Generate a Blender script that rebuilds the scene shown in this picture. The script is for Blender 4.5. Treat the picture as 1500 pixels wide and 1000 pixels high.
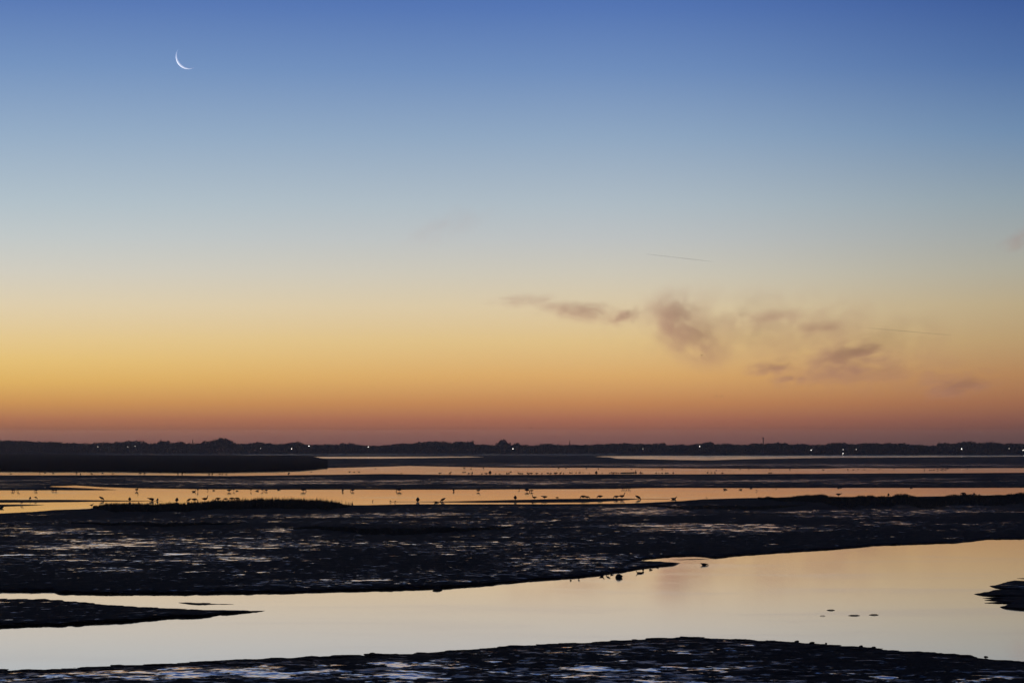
import bpy, math, random
import numpy as np
from mathutils import Vector, Matrix

for o in list(bpy.data.objects):
    bpy.data.objects.remove(o)
random.seed(7)
rng = np.random.default_rng(7)
scene = bpy.context.scene
C = scene.collection
R = math.radians

# ------------------------------------------------------------------ camera
F_PX, HORIZON, EYE = 3860.0, 653.0, 8.0           # focal length in photo pixels (1500 wide), eye 8 m above the water
PITCH = math.atan((HORIZON - 500.0) / F_PX)
cam_d = bpy.data.cameras.new('camera')
cam = bpy.data.objects.new('camera', cam_d)
C.objects.link(cam)
cam.location = (0, 0, EYE)
cam.rotation_euler = (math.pi / 2 + PITCH, 0, 0)
cam_d.sensor_fit = 'HORIZONTAL'
cam_d.sensor_width = 36.0
cam_d.lens = 36.0 * F_PX / 1500.0
cam_d.clip_start = 1.0
cam_d.clip_end = 200000.0
scene.camera = cam

# ------------------------------------------------------------------ sky and sun
SUN_AZ, SUN_EL = R(-33.5), R(-15.0)               # the sun is still below the horizon, off to one side
GLOW_AZ = R(-29.0)
world = bpy.data.worlds.new('World')
scene.world = world
world.use_nodes = True
wn, wl = world.node_tree.nodes, world.node_tree.links
wn.clear()


def lin(c):
    return tuple((v / 255 / 12.92) if v / 255 <= 0.04045 else ((v / 255 + 0.055) / 1.055) ** 2.4 for v in c)


def wmath(op, a, b=None, c=None, clamp=False):
    n = wn.new('ShaderNodeMath')
    n.operation = op
    n.use_clamp = clamp
    for i, v in enumerate((a, b, c)):
        if v is None:
            continue
        if isinstance(v, (int, float)):
            n.inputs[i].default_value = v
        else:
            wl.new(v, n.inputs[i])
    return n.outputs[0]


def ramp_of(fac, stops):
    """stops: (elevation in degrees, sRGB)"""
    n = wn.new('ShaderNodeValToRGB')
    n.color_ramp.interpolation = 'LINEAR'
    el = n.color_ramp.elements
    while len(el) > 1:
        el.remove(el[-1])
    for i, (e, c) in enumerate(stops):
        p = math.sqrt(max(e, 0) / 90.0)
        s = el[0] if i == 0 else el.new(p)
        s.position = p
        s.color = (*lin(c), 1)
    wl.new(fac, n.inputs[0])
    return n.outputs[0]


def el_of(y):
    return math.degrees(math.atan((HORIZON - y) / F_PX))


HIGH = [(16, (52, 82, 140)), (28, (34, 48, 80)), (50, (23, 29, 46)), (90, (19, 23, 36))]
COL_GLOW = [(653, (120, 80, 74)), (640, (146, 95, 80)), (615, (188, 123, 86)), (590, (215, 156, 89)), (560, (231, 184, 102)),
            (530, (236, 198, 122)), (500, (234, 204, 144)), (450, (227, 210, 176)), (400, (212, 208, 195)),
            (350, (196, 203, 203)), (300, (180, 195, 204)), (200, (150, 174, 200)), (100, (118, 149, 193)), (0, (89, 122, 182))]
COL_MID = [(653, (112, 75, 72)), (640, (138, 89, 79)), (615, (178, 112, 85)), (590, (203, 140, 89)), (550, (225, 175, 109)),
           (500, (228, 196, 138)), (450, (223, 204, 168)), (400, (208, 202, 186)), (350, (192, 196, 196)),
           (300, (177, 190, 199)), (200, (145, 169, 196)), (100, (112, 143, 190)), (0, (83, 117, 180))]
COL_EDGE = [(653, (84, 62, 60)), (640, (102, 71, 67)), (615, (136, 89, 75)), (590, (160, 106, 78)), (550, (178, 129, 88)),
            (500, (183, 152, 110)), (450, (184, 165, 129)), (400, (172, 168, 151)), (350, (158, 164, 162)),
            (300, (143, 159, 168)), (200, (108, 138, 173)), (100, (77, 110, 163)), (0, (57, 88, 150))]
COL_ANTI = [(0, (58, 52, 66)), (2, (76, 66, 82)), (5, (92, 84, 106)), (9, (84, 92, 128)), (16, (56, 74, 120)),
            (28, (34, 48, 80)), (50, (23, 29, 46)), (90, (19, 23, 36))]

tc = wn.new('ShaderNodeTexCoord')
sep = wn.new('ShaderNodeSeparateXYZ')
wl.new(tc.outputs['Generated'], sep.inputs[0])
elev = wmath('ARCSINE', wmath('MINIMUM', wmath('MAXIMUM', sep.outputs['Z'], 0.0), 1.0))
fac = wmath('SQRT', wmath('DIVIDE', elev, math.pi / 2))
hyp = wmath('SQRT', wmath('ADD', wmath('MULTIPLY', sep.outputs['X'], sep.outputs['X']),
                          wmath('ADD', wmath('MULTIPLY', sep.outputs['Y'], sep.outputs['Y']), 1e-9)))
dot = wmath('DIVIDE', wmath('ADD', wmath('MULTIPLY', sep.outputs['X'], math.sin(GLOW_AZ)),
                            wmath('MULTIPLY', sep.outputs['Y'], math.cos(GLOW_AZ))), hyp)
ang = wmath('ARCCOSINE', wmath('MINIMUM', wmath('MAXIMUM', dot, -0.99999), 0.99999))


def wstep(lo, hi, smooth=True):
    n = wn.new('ShaderNodeMapRange')
    n.interpolation_type = 'SMOOTHSTEP' if smooth else 'LINEAR'
    wl.new(ang, n.inputs['Value'])
    n.inputs['From Min'].default_value = R(lo)
    n.inputs['From Max'].default_value = R(hi)
    return n.outputs['Result']


def wmix(f, a, b):
    n = wn.new('ShaderNodeMix')
    n.data_type = 'RGBA'
    wl.new(f, n.inputs[0])
    wl.new(a, n.inputs[6])
    wl.new(b, n.inputs[7])
    return n.outputs[2]


sky = ramp_of(fac, [(el_of(y), c) for y, c in COL_GLOW] + HIGH)
sky = wmix(wstep(16, 31), sky, ramp_of(fac, [(el_of(y), c) for y, c in COL_MID] + HIGH))
sky = wmix(wstep(30, 43), sky, ramp_of(fac, [(el_of(y), c) for y, c in COL_EDGE] + HIGH))
sky = wmix(wstep(41, 150), sky, ramp_of(fac, COL_ANTI))
nish = wn.new('ShaderNodeTexSky')
nish.sky_type = 'NISHITA'
nish.sun_disc = False
nish.sun_elevation = SUN_EL
nish.sun_rotation = SUN_AZ
bg1 = wn.new('ShaderNodeBackground')
wl.new(nish.outputs[0], bg1.inputs[0])
bg1.inputs[1].default_value = 0.05
bg2 = wn.new('ShaderNodeBackground')
wl.new(sky, bg2.inputs[0])
bg2.inputs[1].default_value = 1.0
addw = wn.new('ShaderNodeAddShader')
wl.new(bg1.outputs[0], addw.inputs[0])
wl.new(bg2.outputs[0], addw.inputs[1])
wo = wn.new('ShaderNodeOutputWorld')
wl.new(addw.outputs[0], wo.inputs[0])

sun_d = bpy.data.lights.new('sun', 'SUN')          # below the horizon: it only reaches the moon
sun_d.energy = 7.0
sun_d.angle = R(0.5)
sun_d.color = (1.0, 0.96, 0.9)
sun = bpy.data.objects.new('sun', sun_d)
C.objects.link(sun)
to_sun = Vector((math.sin(SUN_AZ) * math.cos(SUN_EL), math.cos(SUN_AZ) * math.cos(SUN_EL), math.sin(SUN_EL)))
sun.rotation_euler = to_sun.to_track_quat('Z', 'Y').to_euler()

scene.view_settings.view_transform = 'Standard'
scene.view_settings.look = 'None'
scene.view_settings.exposure = 0.0
scene.view_settings.gamma = 1.0
scene.render.engine = 'CYCLES'
scene.cycles.use_denoising = True
scene.cycles.use_adaptive_sampling = False
scene.cycles.volume_bounces = 1
scene.cycles.volume_step_rate = 0.4
scene.cycles.max_bounces = 8
scene.cycles.transparent_max_bounces = 32

# ------------------------------------------------------------------ helpers
FWD = np.array([0, math.cos(PITCH), math.sin(PITCH)])
UP = np.array([0, -math.sin(PITCH), math.cos(PITCH)])


def ray(x, y):
    x = np.asarray(x, float)
    y = np.asarray(y, float)
    cx, cy = (x - 750.0) / F_PX, (500.0 - y) / F_PX
    return np.stack([cx, UP[1] * cy + FWD[1], UP[2] * cy + FWD[2]], -1)


def ground(x, y, z=0.0):
    """where the ray through photo pixel (x, y) meets the level z"""
    d = ray(x, y)
    t = (np.asarray(z) - EYE) / d[..., 2]
    p = d * t[..., None]
    p[..., 2] += EYE
    return p


def at(x, y, dist):
    """point of the ray at a given distance along the ground"""
    d = ray(x, y)
    return Vector(d * (dist / d[1])) + Vector((0, 0, EYE))


def tag(o, label=None, cat=None, group=None, kind=None):
    for k, v in (('label', label), ('category', cat), ('group', group), ('kind', kind)):
        if v:
            o[k] = v
    return o


def mesh(name, verts, faces, mat=None, smooth=False):
    m = bpy.data.meshes.new(name)
    if isinstance(verts, np.ndarray) and isinstance(faces, np.ndarray):
        nv, nf, k = len(verts), len(faces), faces.shape[1]
        m.vertices.add(nv)
        m.vertices.foreach_set('co', verts.astype(np.float32).ravel())
        m.loops.add(nf * k)
        m.loops.foreach_set('vertex_index', faces.astype(np.int32).ravel())
        m.polygons.add(nf)
        m.polygons.foreach_set('loop_start', np.arange(0, nf * k, k, dtype=np.int32))
        m.update(calc_edges=True)
        m.validate()
    else:
        m.from_pydata([tuple(v) for v in verts], [], [tuple(f) for f in faces])
    if smooth:
        m.polygons.foreach_set('use_smooth', [True] * len(m.polygons))
    m.update()
    if mat:
        m.materials.append(mat)
    return m


def obj(name, data, parent=None, loc=None):
    o = bpy.data.objects.new(name, data)
    C.objects.link(o)
    if parent:
        o.parent = parent
    if loc is not None:
        o.location = loc
    return o


def vnoise(x, y, seed=0):
    xi, yi = np.floor(x).astype(np.int64), np.floor(y).astype(np.int64)
    fx, fy = x - xi, y - yi
    fx, fy = fx * fx * (3 - 2 * fx), fy * fy * (3 - 2 * fy)

    def h(a, b):
        n = (a * 374761393 + b * 668265263 + seed * 1442695041) & 0xffffffff
        n = ((n ^ (n >> 13)) * 1274126177) & 0xffffffff
        return ((n ^ (n >> 16)) & 0xffff) / 65535.0
    return (h(xi, yi) * (1 - fx) + h(xi + 1, yi) * fx) * (1 - fy) + (h(xi, yi + 1) * (1 - fx) + h(xi + 1, yi + 1) * fx) * fy


def fbm(x, y, octaves=4, seed=0):
    s, a, t = 0, 1.0, 0
    for k in range(octaves):
        s = s + a * (vnoise(x * 2 ** k, y * 2 ** k, seed + k * 17) - 0.5)
        t += a
        a *= 0.55
    return s / t * 2


class NT:
    """small helper around a material's node tree"""
    def __init__(self, name):
        self.m = bpy.data.materials.new(name)
        self.m.use_nodes = True
        self.n, self.l = self.m.node_tree.nodes, self.m.node_tree.links
        self.n.clear()
        self.out = self.n.new('ShaderNodeOutputMaterial')

    def node(self, t, **kw):
        n = self.n.new(t)
        for k, v in kw.items():
            if k.startswith('_'):
                setattr(n, k[1:], v)
        return n

    def set(self, sock, v):
        if isinstance(v, bpy.types.NodeSocket):
            self.l.new(v, sock)
        else:
            sock.default_value = v

    def math(self, op, a, b=0.0, clamp=False):
        n = self.n.new('ShaderNodeMath')
        n.operation = op
        n.use_clamp = clamp
        self.set(n.inputs[0], a)
        self.set(n.inputs[1], b)
        return n.outputs[0]

    def noise(self, co, scale, detail=4.0, rough=0.55, dist=0.0, lac=2.0):
        n = self.n.new('ShaderNodeTexNoise')
        self.l.new(co, n.inputs['Vector'])
        n.inputs['Scale'].default_value = scale
        n.inputs['Detail'].default_value = detail
        n.inputs['Roughness'].default_value = rough
        n.inputs['Distortion'].default_value = dist
        n.inputs['Lacunarity'].default_value = lac
        return n.outputs['Fac']

    def mapr(self, v, a, b, c=0.0, d=1.0, smooth=True):
        n = self.n.new('ShaderNodeMapRange')
        n.interpolation_type = 'SMOOTHSTEP' if smooth else 'LINEAR'
        self.set(n.inputs['Value'], v)
        for k, x in (('From Min', a), ('From Max', b), ('To Min', c), ('To Max', d)):
            self.set(n.inputs[k], x)
        return n.outputs['Result']

    def principled(self, color, rough, spec=0.5, normal=None, ior=1.45):
        n = self.n.new('ShaderNodeBsdfPrincipled')
        self.set(n.inputs['Base Color'], color if isinstance(color, bpy.types.NodeSocket) else (*color, 1))
        self.set(n.inputs['Roughness'], rough)
        self.set(n.inputs['Specular IOR Level'], spec)
        n.inputs['IOR'].default_value = ior
        if normal is not None:
            self.l.new(normal, n.inputs['Normal'])
        return n.outputs[0]

    def bump(self, h, strength, distance):
        n = self.n.new('ShaderNodeBump')
        n.inputs['Strength'].default_value = strength
        n.inputs['Distance'].default_value = distance
        self.l.new(h, n.inputs['Height'])
        return n.outputs[0]

    def mix(self, f, a, b):
        n = self.n.new('ShaderNodeMixShader')
        self.set(n.inputs[0], f)
        self.l.new(a, n.inputs[1])
        self.l.new(b, n.inputs[2])
        return n.outputs[0]

    def colmix(self, f, a, b):
        n = self.n.new('ShaderNodeMix')
        n.data_type = 'RGBA'
        self.set(n.inputs[0], f)
        n.inputs[6].default_value = (*a, 1)
        n.inputs[7].default_value = (*b, 1)
        return n.outputs[2]

    def co(self, which='Object'):
        return self.n.new('ShaderNodeTexCoord').outputs[which]

    def surface(self, s):
        self.l.new(s, self.out.inputs['Surface'])
        return self.m


# ------------------------------------------------------------------ materials
def m_mud():
    t = NT('wet_mud')
    co = t.co()
    att = t.node('ShaderNodeAttribute', _attribute_name='wet')
    # drainage: broad wetter and drier stretches tens of metres across
    wet = t.math('ADD', att.outputs['Fac'], t.mapr(t.noise(co, 0.045, 5.0, 0.6, 0.8), 0.32, 0.68, -0.30, 0.24), True)
    big = t.noise(co, 0.55, 6.0, 0.64, 0.4)
    wide = t.noise(co, 0.17, 3.0, 0.5)
    fine = t.noise(co, 2.3, 4.0, 0.6)
    damp = t.noise(co, 1.3, 7.0, 0.66, 0.3)
    n = t.math('ADD', t.math('ADD', t.math('MULTIPLY', big, 0.60), t.math('MULTIPLY', fine, 0.20)), t.math('MULTIPLY', wide, 0.20))
    lo = t.math('SUBTRACT', 0.700, t.math('MULTIPLY', wet, 0.205))
    pool = t.mapr(n, lo, t.math('ADD', lo, 0.03))
    lo2 = t.math('SUBTRACT', 0.665, t.math('MULTIPLY', wet, 0.20))
    film = t.mapr(damp, lo2, t.math('ADD', lo2, 0.10))
    rough_h = t.noise(co, 5.0, 5.0, 0.6)
    grain = t.noise(co, 0.9, 6.0, 0.6)
    col = t.colmix(t.mapr(grain, 0.3, 0.7), (0.012, 0.008, 0.0075), (0.040, 0.027, 0.024))
    nb = t.bump(rough_h, 0.9, 0.10)
    mud = t.principled(col, 0.85, 0.04, nb)

    def wetfilm(rough, top, bump):
        gl = t.node('ShaderNodeBsdfGlossy')
        gl.inputs['Color'].default_value = (0.98, 0.90, 0.94, 1)
        gl.inputs['Roughness'].default_value = rough
        t.l.new(t.bump(rough_h, bump, 0.01), gl.inputs['Normal'])
        fr = t.node('ShaderNodeFresnel')
        fr.inputs['IOR'].default_value = 1.33
        return t.mapr(fr.outputs[0], 0.02, 0.7, 0.02, top, False), gl.outputs[0]
    f1, g1 = wetfilm(0.26, 0.27, 0.25)
    f2, g2 = wetfilm(0.11, 0.92, 0.05)
    s = t.mix(t.math('MULTIPLY', f1, film), mud, g1)
    s = t.mix(t.math('MULTIPLY', f2, pool), s, g2)
    return t.surface(s)


def m_plain(name, col, rough=0.9, spec=0.15, var=0.35, scale=3.0):
    t = NT(name)
    n = t.noise(t.co(), scale, 3.0)
    c = t.colmix(n, tuple(v * (1 - var) for v in col), tuple(v * (1 + var) for v in col))
    return t.surface(t.principled(c, rough, spec))


def m_water():
    t = NT('calm_water')
    co = t.co()
    rip = t.noise(co, 1.1, 3.0, 0.5)
    nb = t.bump(rip, 0.02, 0.05)
    g = t.node('ShaderNodeBsdfGlossy')
    g.inputs['Color'].default_value = (0.95, 0.885, 0.865, 1)
    sx = t.node('ShaderNodeSeparateXYZ')
    t.l.new(co, sx.inputs[0])
    ruffle = t.mapr(t.math('ADD', sx.outputs['Y'], t.math('MULTIPLY', t.noise(co, 0.012, 3.0), 260.0)), 330.0, 1500.0, 0.045, 0.088, False)
    lane_map = t.node('ShaderNodeMapping')
    lane_map.inputs['Scale'].default_value = (0.05, 0.11, 1.0)
    lane_map.inputs['Rotation'].default_value = (0, 0, 0.5)
    t.l.new(co, lane_map.inputs['Vector'])
    lanes = t.mapr(t.noise(lane_map.outputs[0], 1.0, 4.0, 0.55, 0.6), 0.50, 0.66, 0.0, 0.035)
    ruffle = t.math('ADD', ruffle, lanes)             # wind lanes
    t.l.new(ruffle, g.inputs['Roughness'])            # the open water further out is ruffled by the breeze
    t.l.new(nb, g.inputs['Normal'])
    d = t.principled((0.02, 0.022, 0.026), 0.6, 0.0)
    fr = t.node('ShaderNodeFresnel')
    fr.inputs['IOR'].default_value = 1.33
    return t.surface(t.mix(t.mapr(fr.outputs[0], 0.02, 0.6, 0.06, 0.97, False), d, g.outputs[0]))


def m_leaf(name, a, b):
    t = NT(name)
    n = t.noise(t.co(), 2.0, 2.0)
    return t.surface(t.principled(t.colmix(n, a, b), 0.8, 0.1))


def m_emit(name, col, s):
    t = NT(name)
    e = t.node('ShaderNodeEmission')
    e.inputs[0].default_value = (*col, 1)
    e.inputs[1].default_value = s
    return t.surface(e.outputs[0])


MUD = m_mud()
MARSH = m_plain('marsh_turf', (0.020, 0.016, 0.012), 0.95, 0.0, 0.4, 0.8)
GRASS = m_leaf('cord_grass', (0.030, 0.032, 0.020), (0.050, 0.046, 0.030))
WATER = m_water()
SOIL = m_plain('bed_silt', (0.04, 0.036, 0.034), 0.9, 0.1)
LAND = m_plain('far_field', (0.04, 0.045, 0.028), 0.95, 0.05)
LEAF = m_leaf('dark_foliage', (0.028, 0.034, 0.022), (0.055, 0.055, 0.035))
BARK = m_plain('bark', (0.05, 0.042, 0.036), 0.9, 0.1)
FEATHER = m_plain('dark_feather', (0.022, 0.020, 0.019), 0.75, 0.2, 0.5, 9.0)
METAL = m_plain('painted_steel', (0.10, 0.10, 0.10), 0.5, 0.4, 0.1)
STONE = m_plain('weedy_stone', (0.03, 0.029, 0.024), 0.8, 0.2, 0.5, 8.0)
WOOD = m_plain('sodden_wood', (0.035, 0.028, 0.022), 0.8, 0.2, 0.4, 12.0)
BULB = m_emit('lamp_glass', (1.0, 0.93, 0.82), 9.0)
BULB_DIM = m_emit('lamp_glass_dim', (1.0, 0.85, 0.7), 4.0)


# ------------------------------------------------------------------ the large sheets
def quad(name, x0, x1, y0, y1, z, mat):
    m = mesh(name, [(x0, y0, z), (x1, y0, z), (x1, y1, z), (x0, y1, z)], [(0, 1, 2, 3)], mat)
    return obj(name, m)


tag(quad('ground', -2600, 2600, -300, 4100, -1.2, SOIL), 'silt bed running under the water to the horizon', 'ground', kind='structure')
tag(quad('water', -2550, 2550, -60, 2960, 0.0, WATER), 'calm tidal water mirroring the dawn sky', 'water', kind='structure')

# far shore land
SHORE = [(-3000, 665.2), (0, 664.9), (450, 664.9), (880, 664.9), (1000, 665.9), (1200, 666.1), (1500, 666.0), (4500, 666.0)]


def shore_y(x):
    return np.interp(x, [p[0] for p in SHORE], [p[1] for p in SHORE])


xs = np.arange(-2400, 3901, 10.0)
a = ground(xs, shore_y(xs) + 0.25 * fbm(xs / 23, xs * 0, 3, 5), 0.0)
rows = [a.copy()]
rows[0][:, 2] = -0.3
for dy, z in ((6, 0.35), (30, 0.8), (160, 1.2), (500, 1.6)):
    b = a.copy()
    b[:, 1] += dy
    b[:, 2] = z + 0.2 * fbm(xs / 40 + dy, xs * 0 + dy, 3, 9)
    rows.append(b)
b = rows[-1].copy()
b[:, 1] = 4050
rows.append(b)
V = np.concatenate(rows)
n = len(xs)
Fq = np.array([(r * n + i, r * n + i + 1, (r + 1) * n + i + 1, (r + 1) * n + i) for r in range(len(rows) - 1) for i in range(n - 1)])
tag(obj('far_shore', mesh('far_shore', V, Fq, LAND)), 'low dark land along the far side of the estuary', 'shore', kind='structure')

# ------------------------------------------------------------------ mud banks
WET = []      # (x, y, rx, ry, amount) damp and dry stretches of the flats, in photo pixels


def wet_at(x, y):
    w = np.full(x.shape, 0.44)
    for cx, cy, rx, ry, a_ in WET:
        w = w + a_ * np.exp(-(((x - cx) / rx) ** 2 + ((y - cy) / ry) ** 2))
    return np.clip(w, 0, 1)


def mud_bank(label, bodies, ys, dx=3.0, hmax=0.2, w=3.0, mat=MUD, relief=0.03, rough=1.0, x0=-380, x1=1880, wetbase=0.0, name='mud_bank'):
    xs_ = np.arange(x0, x1 + dx, dx)
    X, Y = np.meshgrid(xs_, ys)
    P0 = ground(X, Y, 0.0)
    mpp = (P0[..., 1] ** 2) / (EYE * F_PX)                    # metres of ground in one pixel row
    px = P0[..., 1] / F_PX                                    # metres across in one pixel
    S = np.full(X.shape, -9.0)
    T = np.full(X.shape, 0.1)
    for far, near in bodies:
        fx, fy = zip(*far)
        nx, ny = zip(*near)
        lo, hi = min(fx[0], nx[0]), max(fx[-1], nx[-1])
        yf, yn = np.interp(X, fx, fy), np.interp(X, nx, ny)
        s = np.minimum(Y - yf, yn - Y)
        s = np.where((X < lo) & (lo > x0 + 50), s - (lo - X) * 0.3, s)
        s = np.where((X > hi) & (hi < x1 - 50), s - (X - hi) * 0.3, s)
        T = np.where(s > S, np.maximum(yn - yf, 0.0), T)
        S = np.maximum(S, s)
    nz = 0.55 * fbm(P0[..., 0] / 3.0, P0[..., 1] / 3.0, 4, 3) + 0.7 * fbm(P0[..., 0] / 0.6, P0[..., 1] / 0.6, 4, 31)
    e = np.clip(nz * rough * 1.5 / mpp, -1.8, 1.8) * np.clip(T / 5.0, 0.12, 1.0)
    S = S + e
    Z = np.where(S > 0, hmax * (1 - np.exp(-np.maximum(S, 0) / w)), np.maximum(S * 0.03, -0.08))
    P = ground(X, Y, np.maximum(Z, 0.0))
    rel = relief * (0.6 * fbm(P0[..., 0] / 1.6, P0[..., 1] / 1.6, 4, 77) + 0.5 * fbm(P0[..., 0] / 0.45, P0[..., 1] / 0.45, 3, 99))
    P[..., 2] = Z + rel * np.clip(S / w, 0, 1)
    ny_, nx_ = X.shape
    idx = np.arange(ny_ * nx_).reshape(ny_, nx_)
    q = np.stack([idx[1:, :-1], idx[1:, 1:], idx[:-1, 1:], idx[:-1, :-1]], -1).reshape(-1, 4)
    keep = (S.ravel()[q] > -0.6).any(1)
    q = q[keep]
    used = np.unique(q)
    remap = np.full(ny_ * nx_, -1)
    remap[used] = np.arange(len(used))
    m = mesh(name, P.reshape(-1, 3)[used], remap[q], mat, True)
    wv = wet_at(X, Y) + wetbase
    edge = np.clip(S / (w * 1.6), 0, 1)
    wv = np.clip(wv, 0, 1) * (0.25 + 0.75 * edge)
    at_ = m.attributes.new('wet', 'FLOAT', 'POINT')
    at_.data.foreach_set('value', wv.ravel()[used].astype(np.float32))
    o = obj(name, m)
    return tag(o, label, 'mud bank', kind='structure')


def rws(*segs):
    out = []
    for a_, b_, d_ in segs:
        out += list(np.arange(a_, b_, d_))
    return np.array(out + [segs[-1][1]])


# damp stretches
WET += [(90, 812, 150, 30, 0.22), (330, 825, 220, 30, 0.18), (600, 800, 300, 30, 0.16), (240, 748, 90, 3, 0.34), (960, 746, 150, 9, 0.32),
        (60, 777, 120, 5, 0.34), (620, 750, 160, 9, 0.28), (420, 776, 40, 4, 0.42), (1050, 772, 260, 10, 0.22), (1300, 752, 240, 8, 0.20),
        (580, 778, 170, 5, -0.5), (240, 769, 130, 3, -0.5), (330, 744, 210, 6, -0.7), (1250, 732, 320, 6, -0.55), (850, 815, 200, 14, 0.06),
        (1350, 785, 200, 12, -0.1), (300, 990, 120, 12, 0.36), (640, 985, 220, 14, 0.38), (950, 990, 160, 14, 0.38), (1230, 995, 260, 14, 0.28),
        (120, 990, 120, 10, 0.2), (1480, 990, 60, 10, 0.2), (330, 705, 200, 5, 0.34), (1100, 705, 500, 5, 0.24), (-20, 706, 150, 5, 0.2), (700, 706, 200, 4, 0.2),
        (900, 681, 400, 3, 0.36), (1400, 681, 300, 3, 0.3), (60, 908, 70, 5, 0.25), (1470, 870, 30, 14, 0.25),
        (1012, 776, 22, 0.9, 0.7), (1118, 768.3, 20, 0.8, 0.7), (1328, 766.4, 9, 0.8, 0.8), (1258, 759.6, 10, 0.7, 0.6), (408, 778, 16, 1.4, 0.8), (36, 799, 34, 1.0, 0.6), (30, 812, 24, 1.0, 0.5), (160, 831, 34, 1.0, 0.5), (255, 811, 12, 1.2, 0.7), (745, 769, 14, 1.0, 0.7), (720, 793, 10, 1.0, 0.6)]

M_MARSH = [([(-380, 663.0), (60, 663.4), (95, 664.2), (118, 665.6), (300, 665.9), (430, 666.2), (452, 667.2), (466, 670.2), (474, 672)],
            [(-380, 690.2), (150, 690.6), (250, 691.5), (300, 691.8), (400, 690.4), (440, 689.2), (462, 687.5), (474, 686)])]
mud_bank('dark raised salt marsh along the far channel, covered in low turf', M_MARSH, rws((661.5, 694, 0.35)), 4.0, 0.7, 2.0, MARSH, 0.25, 1.0, x1=480, name='salt_marsh')
M_FAR = [([(440, 665.9), (700, 665.9), (900, 665.9), (1200, 666.3)], [(440, 668.6), (690, 668.2), (720, 669.5), (850, 669.4), (885, 667.8), (950, 667.0), (1200, 666.5)])]
mud_bank('thin strip of mud just off the far shore', M_FAR, rws((665, 670.5, 0.25)), 4.0, 0.12, 1.0, MUD, 0.02, x0=380, x1=1260)
M_B = [([(430, 670.9), (470, 671.3), (560, 671.4), (690, 669.6), (720, 668.8), (800, 668.4), (860, 668.2), (894, 669.6), (902, 671.4), (940, 672.1), (1000, 673.4), (1040, 673.8), (1090, 672.2), (1150, 671.2), (1200, 670.3), (1300, 669.7), (1400, 669.0), (1500, 668.3), (1880, 667.6)],
        [(430, 689.5), (462, 687.5), (480, 685.2), (530, 684.0), (560, 683.2), (600, 682.0), (700, 684.0), (760, 684.7), (830, 684.6), (900, 685.0), (1000, 685.6), (1100, 686.1), (1200, 686.0), (1250, 685.0), (1300, 685.4), (1400, 685.4), (1500, 685.0), (1880, 684.4)])]
mud_bank('broad dark mudflat between the two far channels', M_B, rws((667, 691, 0.35)), 3.5, 0.2, 1.5, MUD, 0.05, x0=420, wetbase=-0.06)
M_D = [([(-380, 695.5), (0, 695.7), (60, 695.8), (180, 695.5), (250, 696.0), (330, 696.8), (400, 696.0), (450, 695.2), (500, 694.8), (560, 693.8), (620, 694.6), (680, 695.3), (800, 695.0), (900, 694.3), (1000, 694.3), (1100, 694.0), (1200, 693.5), (1300, 693.0), (1400, 692.6), (1500, 692.0), (1880, 690)],
        [(-380, 718), (40, 717.4), (66, 717.3), (74, 711.6), (95, 711.2), (110, 710.5), (150, 713.0), (200, 714.5), (300, 716.0), (400, 716.5), (600, 716.5), (700, 716.5), (800, 715.8), (900, 715.5), (945, 714.2), (1000, 714.0), (1100, 714.3), (1200, 714.0), (1400, 714.0), (1500, 713.8), (1880, 713)]),
       ([(20, 711), (72, 712.6), (100, 713.6), (130, 714.9), (170, 716.8)], [(20, 717.6), (72, 717.4), (150, 717.4), (170, 717.1)])]
mud_bank('long dark mudflat between the far channel and the amber channel', M_D, rws((689, 720, 0.35)), 3.0, 0.22, 2.0, MUD, 0.05)
S2 = [([(-380, 731.0), (0, 731.5), (100, 731.6), (200, 732.8), (240, 733.3)], [(-380, 737), (0, 735.8), (50, 735.5), (100, 735.0), (140, 734.3), (200, 733.8), (240, 733.5)])]
mud_bank('long thin mud spit reaching towards the grassy hump', S2, rws((729, 739, 0.25)), 3.0, 0.07, 1.0, MUD, 0.01, x1=300, wetbase=-0.3)
S3 = [([(-380, 737.6), (0, 738.3), (30, 738.5), (64, 739.0)], [(-380, 744), (0, 741.8), (40, 740.5), (64, 739.3)])]
mud_bank('short mud spit just below the long thin spit', S3, rws((736, 746, 0.25)), 3.0, 0.07, 1.0, MUD, 0.01, x1=120, wetbase=-0.3)
S4 = [([(612, 734.3), (650, 734.0), (700, 733.0), (750, 731.8), (800, 730.6), (850, 729.9), (900, 729.6), (937, 730.1)],
       [(612, 734.8), (650, 735.3), (700, 735.8), (800, 735.8), (850, 735.5), (890, 734.0), (937, 730.7)])]
mud_bank('narrow mud spit lined with birds in the amber channel', S4, rws((728.5, 737, 0.25)), 3.0, 0.08, 1.0, MUD, 0.01, x0=570, x1=980, wetbase=-0.3)
F_FAR = [(-380, 755), (0, 751.5), (50, 749), (80, 746.5), (130, 744.6), (142, 743.2), (152, 742), (200, 741.0), (230, 740.5), (300, 738.2), (350, 736.8), (400, 735.6), (420, 736), (450, 737.2), (480, 737.8), (500, 738.8), (515, 739.4), (540, 739.3), (600, 738), (700, 738), (800, 738), (850, 737.7), (930, 736.7), (1000, 733.2), (1030, 730.8), (1080, 729.3), (1150, 727.9), (1200, 727.3), (1300, 727.2), (1400, 726.2), (1450, 725), (1500, 723.8), (1880, 720)]
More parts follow.
